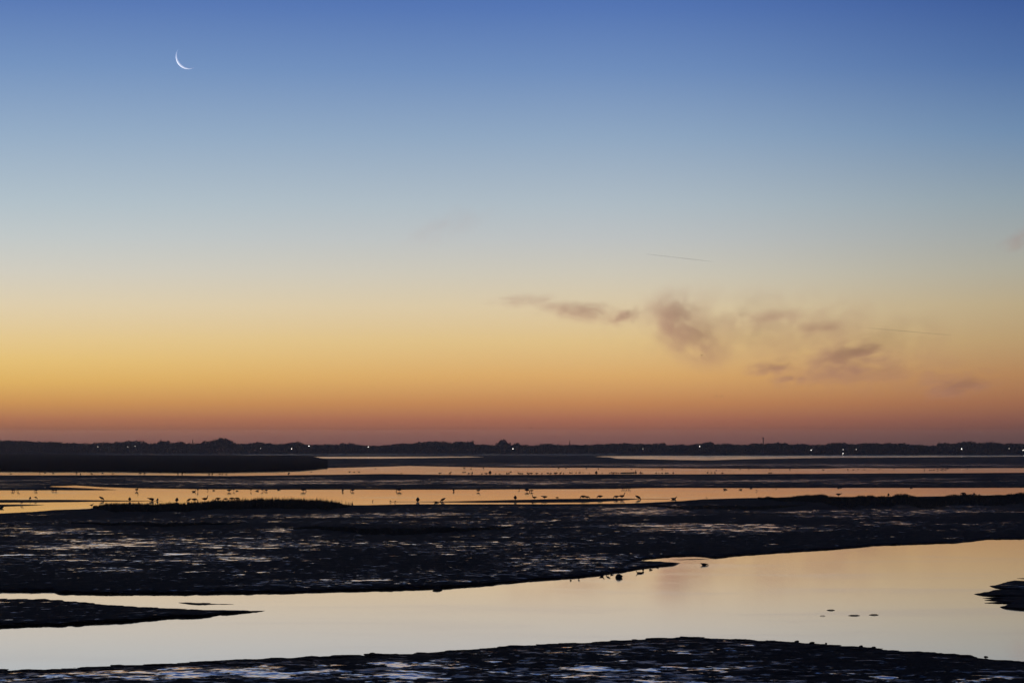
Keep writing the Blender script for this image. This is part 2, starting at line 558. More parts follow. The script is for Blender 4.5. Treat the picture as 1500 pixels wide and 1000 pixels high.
F_NEAR = [(-380, 862), (0, 866.5), (50, 867.6), (60, 866.2), (80, 866.0), (84, 868.2), (150, 870), (250, 870.2), (400, 868), (500, 865), (630, 862), (700, 857), (780, 850), (850, 845.5), (880, 841.5), (905, 836), (918, 826), (935, 820.2), (970, 816.5), (985, 815), (1020, 814.3), (1043, 816.3), (1046, 817.4), (1075, 814), (1100, 812), (1160, 808.5), (1200, 806), (1260, 801.5), (1280, 799), (1340, 797), (1400, 795), (1420, 793), (1445, 790), (1500, 789.5), (1880, 784)]
S5 = ([(850, 838), (900, 826), (935, 820.4), (975, 822.0), (996, 824.2)], [(850, 845.5), (880, 841.5), (920, 836), (960, 830), (987, 827.4), (996, 824.7)])
S6 = ([(980, 819.2), (1000, 818.6), (1043, 817.4), (1062, 815.8)], [(980, 819.5), (1000, 819.7), (1030, 818.7), (1062, 816.4)])
mud_bank('wide glistening mudflat between the amber channel and the pale creek', [(F_FAR, F_NEAR), S5, S6], rws((719, 760, 0.4), (760, 873, 0.4)), 3.0, 0.18, 4.0, MUD, 0.05)
P1 = [([(-380, 872), (0, 875.8), (40, 876), (90, 877.5), (95, 879.5), (130, 882), (160, 885), (250, 891), (320, 893.3), (388, 893.7)],
       [(-380, 925), (0, 918), (50, 915.5), (100, 914), (160, 911.5), (200, 907.5), (235, 904.5), (295, 902), (330, 897.5), (370, 896), (388, 894.1)])]
mud_bank('dark mud peninsula tapering to a point in the pale creek', P1, rws((869, 930, 0.35)), 2.5, 0.15, 3.0, MUD, 0.03, x1=440, wetbase=-0.08)
P2 = [([(262, 881.9), (280, 882), (305, 882.6), (342, 884.3)], [(262, 882.4), (275, 884), (290, 885.4), (310, 885.3), (325, 884.9), (342, 884.7)])]
mud_bank('tiny sliver of mud beside the tapering peninsula', P2, rws((880.5, 887, 0.2)), 1.5, 0.05, 1.5, MUD, 0.01, x0=205, x1=400, wetbase=-0.4)
P3 = [([(1450, 857.5), (1460, 856.5), (1468, 854), (1476, 851), (1486, 849.8), (1500, 849.8), (1880, 846)], [(1450, 858), (1458, 860.5), (1470, 862), (1500, 863.5), (1880, 866)]),
      ([(1427, 869.4), (1448, 866), (1456, 864), (1470, 863.2), (1500, 861.5), (1880, 855)], [(1427, 869.8), (1440, 871.5), (1460, 872.7), (1500, 874), (1880, 880)]),
      ([(1440, 875.1), (1460, 873.9), (1475, 872.6), (1500, 871.5), (1880, 870)], [(1440, 875.6), (1460, 876.4), (1475, 878), (1500, 882), (1880, 885)]),
      ([(1442, 877.9), (1458, 876.9), (1475, 876), (1500, 875), (1880, 872)], [(1442, 878.4), (1456, 879.5), (1500, 884), (1880, 890)]),
      ([(1443, 882.2), (1460, 880.8), (1475, 879), (1500, 878), (1880, 875)], [(1443, 882.8), (1475, 882.9), (1500, 886), (1880, 890)]),
      ([(1465, 888), (1475, 885), (1485, 882.5), (1500, 880), (1880, 876)], [(1465, 888.6), (1472, 890.5), (1485, 892.5), (1500, 893.5), (1880, 915)]),
      ([(1490, 846.3), (1880, 842)], [(1490, 846.8), (1500, 847.2), (1880, 846)])]
mud_bank('ragged mud island with fingers of mud reaching into the creek', P3, rws((840, 920, 0.25)), 1.5, 0.1, 2.0, MUD, 0.02, rough=0.5, x0=1365)
H_FAR = [(-380, 984), (0, 980.5), (70, 979), (140, 974.5), (150, 973.5), (250, 971), (300, 966), (400, 963), (500, 960), (600, 955.5), (700, 948), (800, 942), (900, 937), (950, 933.5), (1000, 932), (1050, 934), (1150, 938.5), (1200, 942.5), (1280, 948), (1400, 957.5), (1450, 963), (1500, 968), (1880, 1000)]
mud_bank('pitted mud shore edging the pale creek, puddles glinting across it', [(H_FAR, [(-380, 9000), (1880, 9000)])],
         rws((925, 1012, 0.35), (1012, 1100, 2), (1100, 1500, 25), (1500, 3200, 200)), 3.0, 0.30, 4.5, MUD, 0.05, wetbase=0.10)


# ------------------------------------------------------------------ marsh grass (countless blades)
def grass_patch(label, pts, hmin, hmax, z=0.12, lean=0.18, prof=None):
    """pts: photo pixels of the blade roots"""
    g = ground(pts[:, 0], pts[:, 1], z)
    n_ = len(g)
    h = hmin + (hmax - hmin) * rng.beta(1.6, 3.0, n_)
    h *= 0.75 + 0.6 * vnoise(g[:, 0] / 1.1, g[:, 1] / 1.1, 4)
    if prof:
        h *= np.interp(pts[:, 0], *zip(*prof))
    a_ = rng.uniform(0, math.tau, n_)
    wd = rng.uniform(0.02, 0.05, n_)
    dx_, dy_ = np.cos(a_) * wd, np.sin(a_) * wd
    lx, ly = rng.normal(0, lean, n_) * h, rng.normal(0, lean, n_) * h
    base = g - np.array([0, 0, 0.15])
    v = np.zeros((n_, 5, 3))
    v[:, 0] = base + np.stack([-dx_, -dy_, 0 * h], -1)
    v[:, 1] = base + np.stack([dx_, dy_, 0 * h], -1)
    v[:, 2] = g + np.stack([dx_ * .7 + lx * .35, dy_ * .7 + ly * .35, h * .6], -1)
    v[:, 3] = g + np.stack([-dx_ * .7 + lx * .35, -dy_ * .7 + ly * .35, h * .6], -1)
    v[:, 4] = g + np.stack([lx, ly, h], -1)
    k = np.arange(n_)[:, None] * 5
    f = np.concatenate([k + [[0, 1, 2]], k + [[0, 2, 3]], k + [[3, 2, 4]]])
    return tag(obj('marsh_grass', mesh('marsh_grass', v.reshape(-1, 3), f, GRASS)), label, 'grass', kind='stuff')


def band(n_, x0, x1, ytop, depth, edge_bias=1.6, fade=30.0):
    x = rng.uniform(x0, x1, n_)
    t = rng.uniform(0, 1, n_) ** edge_bias
    fadew = np.clip(np.minimum(x - x0, x1 - x) / fade, 0.05, 1)
    y = ytop(x) + t * depth * fadew + depth * 0.35 * fbm(x / 30.0, x * 0 + x0, 3, 6)
    ok = vnoise(x / 6.0, y / 0.8, 12) + 0.25 * fadew > rng.uniform(0.05, 0.55, n_)
    return np.stack([x, y], -1)[ok]


fy = lambda x: np.interp(x, [p[0] for p in F_FAR], [p[1] for p in F_FAR]) + 0.4
grass_patch('spiky marsh grass crowning the dark hump beside the feeding geese', band(30000, 136, 512, fy, 9, 1.3), 0.2, 0.85, prof=[(136, .3), (155, .8), (250, .7), (330, 1.0), (400, 1.15), (450, 1.0), (480, 1.0), (500, .6), (512, .3)])
grass_patch('sparse tall grass stalks standing out of the dark grassy hump', band(900, 150, 518, fy, 5, 1.5), 0.45, 1.15, prof=[(150, .5), (330, .8), (420, 1.0), (500, 1.0), (518, .5)])
grass_patch('even fringe of marsh grass along the edge of the amber channel', band(44000, 1110, 1860, fy, 15, 1.3, 120), 0.12, 0.36)
grass_patch('dark strip of grass across the wide glistening mudflat', band(9000, 415, 748, lambda x: 773.5 + 0 * x, 9, 1.0, 130), 0.06, 0.24, 0.15)
grass_patch('shorter dark strip of grass on the wide mudflat', band(5500, 105, 352, lambda x: 766.5 + 0 * x, 5, 1.0, 110), 0.06, 0.2, 0.15)
grass_patch('low dark grass where the wide mudflat meets the channel bend', band(7000, 950, 1180, lambda x: 741 + 0 * x, 5, 1.0, 60), 0.06, 0.18, 0.15)


# ------------------------------------------------------------------ trees on the far shore
SKY = [(-400, 647), (-200, 645), (0, 643), (20, 643.5), (50, 644.5), (80, 645.5), (110, 647), (125, 648.5), (140, 648), (148, 645.5), (155, 646.5), (160, 648), (175, 647), (185, 644), (205, 644), (210, 647), (220, 648), (230, 647), (236, 643.5), (246, 644.5), (252, 649), (255, 646.5), (264, 645), (268, 648), (290, 647.5), (297, 650), (299, 646.5), (308, 645), (315, 643), (318, 641.5), (330, 641.5), (340, 645), (348, 649), (360, 648), (370, 647.5), (383, 646.5), (400, 648.5), (415, 648), (425, 647.5), (431, 646), (440, 649), (455, 650), (465, 649), (472, 651), (480, 648.5), (490, 650.5), (500, 648.5), (505, 647.5), (515, 647.5), (522, 650), (530, 651), (545, 652), (565, 651), (580, 649), (590, 648), (600, 648.5), (620, 646), (630, 645), (645, 645.5), (655, 648), (662, 646.5), (668, 644.5), (678, 644.5), (683, 648), (686, 645), (692, 644.5), (697, 649), (710, 650), (720, 651), (728, 649), (731, 645), (737, 644), (743, 646), (750, 651), (753, 649), (757, 646.5), (762, 649), (770, 651), (785, 650.5), (800, 648), (815, 649.5), (830, 650), (845, 649.5), (850, 652), (860, 649.5), (880, 649), (900, 648), (915, 647), (925, 648), (940, 649), (955, 649.5), (962, 648), (967, 647), (975, 650), (990, 650.5), (1000, 649), (1008, 651), (1020, 649.5), (1028, 648), (1035, 645.5), (1042, 646), (1050, 649), (1060, 647), (1065, 648), (1075, 649), (1090, 650), (1100, 650), (1105, 647.5), (1120, 648), (1135, 648), (1139, 646.5), (1150, 648), (1157, 651), (1165, 648), (1175, 649), (1190, 650), (1200, 650), (1215, 649), (1226, 646.5), (1235, 648.5), (1250, 649), (1260, 648.5), (1268, 647.5), (1280, 647), (1290, 648), (1300, 647.5), (1315, 647.5), (1330, 649), (1345, 650), (1360, 651), (1372, 651), (1376, 646.5), (1390, 647.5), (1400, 648), (1408, 647.5), (1415, 646), (1422, 645), (1427, 648), (1432, 647), (1440, 646.5), (1450, 648), (1458, 645.5), (1465, 648), (1470, 650), (1480, 647.5), (1485, 649), (1495, 648), (1500, 648), (1700, 646), (1900, 648)]


def sky_y(x):
    return np.interp(x, [p[0] for p in SKY], [p[1] for p in SKY])


def leaf_quads(P, size):
    """random small leaf-clump quads at points P"""
    n_ = len(P)
    u = rng.normal(size=(n_, 3))
    u /= np.linalg.norm(u, axis=1)[:, None]
    w_ = rng.normal(size=(n_, 3))
    v_ = np.cross(u, w_)
    v_ /= np.linalg.norm(v_, axis=1)[:, None]
    s = (size * rng.uniform(0.6, 1.3, n_))[:, None]
    q = np.stack([P - u * s, P - v_ * s * .7, P + u * s, P + v_ * s * .7], 1)
    return q.reshape(-1, 3), np.arange(n_ * 4).reshape(-1, 4)


def crown_mesh(kind, k):
    """unit crown: base z about 0.15, top z = 1, width given by the lobes"""
    r = random.Random(k)
    pts = []
    if kind == 'broad':
        lobes = [(0, 0, 0.62, 0.34, 0.36)]
        for _ in range(9):
            a_ = r.uniform(0, math.tau)
            d_ = r.uniform(0.16, 0.32)
            z_ = r.uniform(0.36, 0.80)
            lobes.append((math.cos(a_) * d_, math.sin(a_) * d_, z_, r.uniform(0.13, 0.22), r.uniform(0.13, 0.20)))
        N = 620
    elif kind == 'dome':
        lobes = [(0, 0, 0.60, 0.48, 0.38)]
        for _ in range(12):
            a_ = r.uniform(0, math.tau)
            d_ = r.uniform(0.2, 0.45)
            lobes.append((math.cos(a_) * d_, math.sin(a_) * d_, 0.86 - d_ * 0.75 + r.uniform(-.05, .05), 0.18, 0.14))
        N = 900
    elif kind == 'tall':
        lobes = [(r.uniform(-.07, .07), r.uniform(-.07, .07), z_, 0.20 - 0.10 * abs(z_ - .5), 0.18) for z_ in (0.3, 0.45, 0.6, 0.72, 0.84)]
        N = 420
    else:   # conifer
        lobes = [(0, 0, z_, 0.24 * (1.02 - z_) + 0.012, 0.10) for z_ in (0.2, 0.3, 0.4, 0.5, 0.6, 0.7, 0.8, 0.88, 0.95)]
        N = 500
    wts = np.array([l[3] ** 2 * l[4] for l in lobes]) ** 0.6
    ch = rng.choice(len(lobes), N, p=wts / wts.sum())
    L = np.array(lobes)[ch]
    d = rng.normal(size=(N, 3))
    d /= np.linalg.norm(d, axis=1)[:, None]
    rad = rng.uniform(0.35, 1.0, N) ** 0.5
    P = L[:, :3] + d * rad[:, None] * L[:, [3, 3, 4]]
    P[:, 2] = np.clip(P[:, 2], 0.12, 1.0)
    v, f = leaf_quads(P, 0.052 if kind in ('broad', 'dome') else 0.038)
    return mesh('crown', v, f, LEAF)


def tube(path, radii, seg=6):
    V_, F_ = [], []
    path = [Vector(p) for p in path]
    for i, p in enumerate(path):
        t = (path[min(i + 1, len(path) - 1)] - path[max(i - 1, 0)]).normalized()
        a_ = t.orthogonal().normalized() if abs(t.z) < 0.99 else Vector((1, 0, 0))
        b_ = t.cross(a_).normalized()
        for k in range(seg):
            an = math.tau * k / seg
            V_.append(p + (a_ * math.cos(an) + b_ * math.sin(an)) * radii[i])
    for i in range(len(path) - 1):
        for k in range(seg):
            F_.append((i * seg + k, i * seg + (k + 1) % seg, (i + 1) * seg + (k + 1) % seg, (i + 1) * seg + k))
    n_ = len(V_)
    F_.append(tuple(range(seg - 1, -1, -1)))
    F_.append(tuple(range(n_ - seg, n_)))
    return V_, F_


def join(*parts):
    V_, F_ = [], []
    for v, f in parts:
        k = len(V_)
        V_ += [tuple(p) for p in v]
        F_ += [tuple(i + k for i in q) for q in f]
    return V_, F_


def trunk_mesh(k):
    r = random.Random(k + 50)
    parts = [tube([(0, 0, -0.03), (0.005, 0, 0.15), (r.uniform(-.02, .02), 0, 0.4), (r.uniform(-.03, .03), 0, 0.7)], [0.032, 0.024, 0.017, 0.006])]
    for _ in range(4):
        a_ = r.uniform(0, math.tau)
        z_ = r.uniform(0.2, 0.45)
        parts.append(tube([(0, 0, z_), (math.cos(a_) * .12, math.sin(a_) * .12, z_ + .13), (math.cos(a_) * .22, math.sin(a_) * .22, z_ + .3)], [0.013, 0.009, 0.003], 5))
    return mesh('trunk', *join(*parts), BARK)


CROWNS = {'broad': [crown_mesh('broad', k) for k in range(6)], 'tall': [crown_mesh('tall', 20 + k) for k in range(3)],
          'conifer': [crown_mesh('conifer', 30)], 'dome': [crown_mesh('dome', 40)]}
TRUNKS = [trunk_mesh(k) for k in range(4)]


def shore_dist(x):
    return float(ground(x, shore_y(x), 0.0)[1])


def tree(x, ytop, width_px, back, kind, label, group=None, name='spreading_tree'):
    d_ = shore_dist(x) + back
    top = at(x, ytop, d_)
    zb = 0.6 if back < 40 else 1.0
    h = top.z - zb
    o = obj(name, None, None, (top.x, top.y, zb))
    w_ = width_px / F_PX * d_
    base_w = {'broad': 0.84, 'dome': 1.12, 'tall': 0.44, 'conifer': 0.46}[kind]
    o.scale = (w_ / base_w, w_ / base_w, h)
    o.rotation_euler = (0, 0, random.uniform(0, math.tau))
    obj('crown', random.choice(CROWNS[kind]), o)
    obj('trunk', random.choice(TRUNKS), o)
    return tag(o, label, 'tree', group)


G_T = 'trees lining the far shore'
tree(325, 639.8, 38, 70, 'dome', 'broad domed tree, the largest crown on the far shore skyline', name='domed_tree')
tree(737, 642.3, 17, 60, 'dome', 'round-headed tree standing clear of the far treeline', name='round_tree')
tree(834.5, 645.0, 5, 60, 'conifer', 'small pointed conifer poking above a level stretch of far wood', name='conifer_tree')
tree(282.5, 644.0, 6, 60, 'conifer', 'pointed conifer beside the large domed tree on the far shore', name='conifer_tree')
tree(236, 643.0, 6, 60, 'conifer', 'pointed tree next to a rounded crown on the far skyline', name='conifer_tree')
x = -170.0
while x < 1670:
    if abs(x - 325) > 12 and abs(x - 737) > 7:
        w_ = random.uniform(11, 22)
        jag = abs(float(sky_y(x + 4)) - float(sky_y(x - 4))) > 3
        if jag:
            w_ = random.uniform(7, 11)
        yt = float(min(sky_y(x), sky_y(x - w_ * .15), sky_y(x + w_ * .15))) + random.uniform(-0.2, 0.9)
        kind = 'tall' if w_ < 9 else 'broad'
        if kind == 'tall':
            tree(x, yt, w_ * 0.8, random.uniform(20, 90), kind, 'slim upright tree in the wood on the far shore', G_T, 'slim_tree')
        else:
            tree(x, yt, w_, random.uniform(20, 110), kind, 'spreading dark tree in the wood on the far shore', G_T)
    x += random.uniform(5.5, 10.5)

# the dense wood behind and under the single trees reads as one mass
nW = 70000
wx = rng.uniform(-360, 1860, nW)
dW = np.interp(wx, xs, a[:, 1]) + rng.uniform(12, 150, nW)
ztop = EYE + (HORIZON - (sky_y(wx) + 2.8 + 1.6 * np.abs(fbm(wx / 5.0, dW * 0, 3, 8)))) / F_PX * dW
zz = 0.4 + (ztop - 0.4) * rng.uniform(0, 1, nW) ** 0.8
PW = np.stack([(wx - 750) / F_PX * dW, dW, zz], -1)
v, f = leaf_quads(PW, 1.15)
tag(obj('woodland', mesh('woodland', v, f, LEAF)), 'dense dark wood filling the far shore between single trees', 'woodland', kind='stuff')


# ------------------------------------------------------------------ lamps and mast on the far shore
def sphere(c, r, seg=10, rings=6):
    V_, F_ = [], []
    for i in range(rings + 1):
        th = math.pi * i / rings
        for k in range(seg):
            an = math.tau * k / seg
            V_.append((c[0] + r * math.sin(th) * math.cos(an), c[1] + r * math.sin(th) * math.sin(an), c[2] + r * math.cos(th)))
    for i in range(rings):
        for k in range(seg):
            F_.append((i * seg + k, (i + 1) * seg + k, (i + 1) * seg + (k + 1) % seg, i * seg + (k + 1) % seg))
    return V_, F_


LAMPS = [(143.5, 654, 0), (187.5, 654, 0), (198, 653.4, 0), (382, 656.3, 0), (427, 657, 2), (452.5, 652.6, 2), (539.5, 654.4, 1), (751.5, 657, 2), (942, 657, 0),
         (1024.8, 653.6, 1), (1035, 656.5, 2), (1188, 658.6, 1), (1235, 658.2, 0), (1254, 657.8, 0), (1408.3, 657.2, 2), (1449.8, 656.8, 1), (1478, 656.6, 0), (1498.5, 658.8, 1), (1234.8, 665.0, 1)]  # last entry is a lamp's reflection in the water, added as a glowing object
for i, (x, y, b) in enumerate(LAMPS):
    d_ = shore_dist(x) + 9
    p = at(x, y, d_)
    zb = 0.35
    h = max(p.z - zb, 1.0)
    o = obj('street_lamp', None, None, (p.x, p.y, zb))  # the waterline one is no lamp, only an added reflection
    obj('pole', mesh('pole', *join(tube([(0, 0, -0.3), (0, 0, h * .6), (0, 0, h - .1)], [0.09, 0.07, 0.05]), tube([(0, 0, h - .15), (0, -.25, h - .02), (0, -.5, h)], [0.05, 0.045, 0.04])), METAL), o)
    r_ = (0.20, 0.22, 0.29)[b]
    obj('lamp_head', mesh('lamp_head', *sphere((0, -0.6, h), r_), BULB if b else BULB_DIM, True), o)
    if y > 660:
        tag(o, 'low white lamp at the very waterline of the far shore', 'lamp')
    elif b == 2:
        tag(o, 'bright white lamp shining below the dark far treeline', 'lamp', 'bright lamps on the far shore')
    elif b == 1:
        tag(o, 'medium white point of light below the far treeline', 'lamp', 'medium lamps on the far shore')
    else:
        tag(o, 'very faint small light among the dark far trees', 'lamp', 'faint lamps on the far shore')
d_ = shore_dist(1118) + 40
p = at(1118, 640.3, d_)
o = tag(obj('radio_mast', None, None, (p.x, p.y, 0.8)), 'slender upright mast rising above the far treeline', 'mast')
h = p.z - 0.8
obj('pole', mesh('pole', *tube([(0, 0, -0.4), (0, 0, h * .5), (0, 0, h * .97)], [0.62, 0.5, 0.42], 8), METAL), o)
obj('collar', mesh('collar', *tube([(0, 0, h * .90), (0, 0, h * .92), (0, 0, h * .985), (0, 0, h)], [0.45, 0.60, 0.60, 0.3], 8), METAL), o)


# ------------------------------------------------------------------ birds
def loft(rings, seg=8):
    """rings: (x, z, half width, half height) along the bird from tail to bill tip"""
    V_, F_ = [], []
    n_ = len(rings)
    for i, (x_, z_, ry, rz) in enumerate(rings):
        p0, p1 = rings[max(i - 1, 0)], rings[min(i + 1, n_ - 1)]
        tx, tz = p1[0] - p0[0], p1[1] - p0[1]
        l_ = math.hypot(tx, tz) or 1
        nx_, nz_ = -tz / l_, tx / l_
        for k in range(seg):
            an = math.tau * k / seg
            V_.append((x_ + nx_ * rz * math.sin(an), ry * math.cos(an), z_ + nz_ * rz * math.sin(an)))
    for i in range(n_ - 1):
        for k in range(seg):
            F_.append((i * seg + k, i * seg + (k + 1) % seg, (i + 1) * seg + (k + 1) % seg, (i + 1) * seg + k))
    F_.append(tuple(range(seg - 1, -1, -1)))
    F_.append(tuple(range((n_ - 1) * seg, n_ * seg)))
    return V_, F_


def legs(h, x_=0.0, sp=0.04, r_=0.011, step=0.05):
    out = []
    for s in (-1, 1):
        fx = x_ + s * step * .5
        out.append(tube([(x_, s * sp, h + .06), (x_ + .012, s * sp, h * .5), (fx, s * sp, -0.04)], [r_ * 1.3, r_, r_], 5))
        out.append(tube([(fx - .01, s * sp, 0.0), (fx + .045, s * sp, 0.0)], [0.012, 0.006], 5))
    return out


BODY = [(-.31, .27, .012, .006), (-.25, .268, .045, .022), (-.16, .255, .085, .07), (-.06, .24, .11, .10), (.05, .238, .115, .108), (.13, .25, .095, .09)]


def lift(rings, dz, sx=1.0):
    return [(x_ * sx, z_ + dz, a_, b_) for x_, z_, a_, b_ in rings]


def bird_mesh(kind):
    if kind == 'goose_feeding':
        r = BODY + [(.19, .25, .06, .06), (.25, .21, .038, .042), (.29, .14, .028, .032), (.305, .07, .03, .03), (.325, .025, .034, .032), (.36, .0, .022, .018), (.385, -.012, .01, .006)]
        return join(loft(r), *legs(.13))
    if kind == 'goose_alert':
        r = BODY + [(.185, .285, .062, .06), (.215, .35, .042, .042), (.232, .43, .030, .032), (.245, .50, .030, .03), (.268, .535, .036, .034), (.305, .535, .026, .022), (.335, .528, .012, .01), (.355, .524, .008, .004)]
        return join(loft(r), *legs(.13))
    if kind == 'goose_level':
        r = BODY + [(.19, .275, .06, .055), (.25, .30, .04, .04), (.30, .325, .03, .03), (.34, .335, .036, .034), (.385, .328, .022, .018), (.415, .32, .010, .006)]
        return join(loft(r), *legs(.13))
    if kind == 'goose_tail_up':
        r = [(-.30, .40, .012, .006), (-.25, .385, .05, .02), (-.17, .34, .085, .065), (-.07, .28, .11, .10), (.04, .23, .115, .105), (.12, .19, .09, .085), (.17, .15, .055, .055), (.205, .09, .034, .036), (.225, .03, .03, .03), (.25, .0, .03, .026), (.29, -.015, .015, .01)]
        return join(loft(r), *legs(.15))
    if kind == 'wader_standing':
        r = [(-.22, .28, .008, .006), (-.17, .285, .03, .02), (-.10, .29, .06, .055), (-.02, .29, .075, .075), (.06, .305, .066, .066), (.11, .335, .042, .042), (.135, .38, .028, .028), (.145, .42, .026, .026), (.165, .448, .030, .029), (.195, .448, .014, .013), (.25, .435, .007, .006), (.31, .40, .005, .004)]
        return join(loft(r), *legs(.22, 0, .025, .008, .03))
    if kind == 'wader_feeding':
        r = [(-.23, .31, .008, .006), (-.18, .31, .03, .02), (-.10, .295, .06, .055), (-.02, .28, .075, .075), (.06, .265, .066, .064), (.115, .235, .042, .042), (.15, .19, .028, .028), (.165, .15, .026, .026), (.185, .12, .03, .029), (.20, .09, .014, .013), (.215, .04, .007, .006), (.215, -.03, .005, .004)]
        return join(loft(r), *legs(.20, 0, .025, .008, .05))
    if kind == 'hunched':
        r = [(-.22, .08, .01, .006), (-.17, .10, .05, .03), (-.09, .15, .10, .08), (.0, .215, .125, .11), (.045, .295, .115, .10), (.05, .36, .07, .07), (.06, .405, .058, .055), (.10, .42, .04, .036), (.145, .41, .014, .01), (.17, .402, .006, .004)]
        return join(loft(r), *legs(.08, -.01, .035, .011, .01))
    if kind == 'duck_swimming':
        r = [(-.27, .12, .012, .008), (-.22, .10, .05, .025), (-.14, .07, .09, .06), (-.04, .05, .11, .085), (.07, .05, .10, .085), (.14, .08, .065, .06), (.17, .13, .038, .038), (.18, .17, .032, .032), (.20, .205, .042, .038), (.24, .205, .03, .026), (.27, .192, .02, .012), (.305, .185, .014, .006)]
        return loft(r)
    if kind == 'duck_dabbling':
        r = [(-.25, .14, .012, .008), (-.20, .12, .05, .025), (-.13, .08, .09, .06), (-.04, .055, .11, .085), (.06, .05, .10, .08), (.13, .055, .06, .05), (.18, .06, .036, .036), (.22, .05, .036, .034), (.26, .02, .025, .02), (.29, .0, .014, .008)]
        return loft(r)
    # flying
    r = [(-.28, .0, .02, .006), (-.22, .0, .04, .02), (-.12, .0, .06, .05), (.02, .0, .075, .065), (.12, .01, .055, .05), (.18, .015, .03, .03), (.24, .02, .032, .03), (.29, .018, .012, .01), (.32, .015, .004, .003)]
    parts = [loft(r)]
    for s in (-1, 1):
        V_ = []
        secs = [(.04, .11, .10, .02), (.22, .13, .115, .09), (.42, .06, .08, .13), (.62, -.06, .02, .10)]
        for y_, c0, ch_, z_ in secs:
            V_ += [(c0, s * y_, z_), (c0 - ch_ * .5, s * y_, z_ + .012), (c0 - ch_ * 1.6, s * y_, z_), (c0 - ch_ * .5, s * y_, z_ - .008)]
        F_ = [(i * 4 + k, i * 4 + (k + 1) % 4, i * 4 + 4 + (k + 1) % 4, i * 4 + 4 + k) for i in range(3) for k in range(4)] + [(0, 1, 2, 3), (12, 13, 14, 15)]
        parts.append((V_, F_))
    return join(*parts)


KINDS = ['goose_feeding', 'goose_alert', 'goose_level', 'goose_tail_up', 'wader_standing', 'wader_feeding', 'hunched', 'duck_swimming', 'duck_dabbling', 'flying']
BM = {k: mesh(k, *bird_mesh(k), FEATHER, True) for k in KINDS}


def bird(x, y, kind, heading=0.0, s=1.0, label='', group=None, z=0.0, name=None):
    """heading 0 faces the right of the photograph, 180 the left, 90 away"""
    g = ground(x, y, z)
    if z == 0.0 and 'duck' not in kind:
        g[2] -= 0.06 * s                                # legs in shallow water
    if y < 697:
        s *= 1.3
    o = obj(name or ('goose' if 'goose' in kind else 'duck' if 'duck' in kind else 'wading_bird'), BM[kind], None, tuple(g))
    o.scale = (s * 1.34, s * 1.8, s * 1.34)
    o.rotation_euler = (0, 0, R(heading))
    cat = {'goose': 'goose', 'duck': 'duck'}.get(o.name.split('.')[0].split('_')[0], 'bird')
    return tag(o, label, cat, group)


FE, AL, LE, TU, WS, WF, HU, DS, DD = KINDS[:9]
# the amber channel, along its further edge
L_ = 'dark bird wading along the further edge of the amber channel'
G_ = 'birds along the further edge of the amber channel'
for x, y, k, hd, s in [(18.5, 719.6, FE, 20, .9), (27, 719.4, WF, 170, 1.1), (53, 719.6, FE, 200, .85), (78, 719.5, FE, 190, .7), (81.8, 719.5, LE, 10, .8),
                       (304, 718.4, WF, 0, .7), (313, 718.4, DD, 20, .8), (342.5, 719.2, WS, 30, .9), (347, 719.0, DD, 0, .8),
                       (367.5, 719.6, WS, 60, .9), (377, 719.0, DD, 180, 1.0), (384, 719.5, WF, 10, 1.0), (390, 719.5, FE, 190, .8), (408, 717.4, DD, 0, 1.0),
                       (502, 719.8, HU, 80, .85), (516.5, 719.6, FE, 160, 1.0), (664.5, 719.6, HU, 110, .8), (760, 717.6, WF, 40, .8),
                       (1062, 717.0, DD, 0, 1.2), (1085, 717.2, DD, 180, 1.0), (1108, 719.0, WF, 0, .6), (1228, 714.8, DD, 0, .9), (1231.5, 714.6, DD, 0, .7),
                       (1334.5, 714.6, DD, 20, .9), (1137, 715, WF, 10, .6), (1100, 715.4, DD, 0, .8)]:
    bird(x, y, k, hd, s, L_, G_)
bird(200.2, 719.2, AL, 60, 1.15, 'tall goose standing alone where the upper sliver of water joins the channel')
bird(284, 720.2, DS, 10, 1.1, 'duck swimming beside a standing wader at the far edge of the amber channel')
bird(289.8, 720.0, WS, 120, 1.15, 'standing wader beside a swimming duck at the far channel edge')
bird(335.5, 720.2, LE, 15, 1.1, 'goose leaning low among small waders at the far edge of the channel')
bird(444, 719.6, FE, 0, 1.3, 'bulky dark goose on its own above the end of the grassy hump')
bird(585, 719.6, FE, 185, 1.35, 'bulky lone goose at the far edge, midway along the open amber channel')
bird(700.5, 720.2, AL, 0, .95, 'goose with raised neck alone at the further edge of the amber channel')
bird(771.8, 720.2, FE, 20, 1.25, 'larger of two geese standing close together at the far channel edge')
bird(778.8, 720.2, FE, 200, .95, 'smaller of two geese standing close together at the far channel edge')
for x in (911, 913.6, 915.8, 918.3, 920.8, 923):
    bird(x, 716.6, WF, random.uniform(0, 360), .75, 'tiny wader in a tight row of six at the far channel edge', 'tight row of six tiny waders')
# the near edge, left of the hump
L_ = 'dark goose on or beside the long thin spit'
bird(44, 731.6, HU, 80, .75, 'upright small bird on the long thin spit beside a feeding one', z=.03)
bird(52.5, 731.8, WF, 0, 1.0, 'feeding wader on the long thin spit next to an upright bird', z=.03)
bird(32.5, 739.0, WF, 160, .9, 'wader stooping on the short spit below the long thin one', z=.03)
bird(149, 732.8, TU, 10, 1.1, 'stout bird stooping halfway along the long thin spit', z=.02)
bird(190, 733.6, HU, 100, .95, 'single upright bird well along the long thin spit', z=.02)
bird(221.5, 733.4, LE, 175, 1.15, 'goose with mirrored shape near the tip of the long thin spit')
bird(223.8, 733.6, HU, 60, .8, 'upright bird close behind the goose near the tip of the spit')
bird(230.6, 733.6, HU, 70, .8, 'upright bird standing just past the goose at the spit tip')
bird(134.2, 743.6, WS, 0, .95, 'long-billed wader where the hump slopes into the water', z=.03)
bird(1.5, 744.4, DD, 170, 1.2, 'low duck on the water below the short spit')
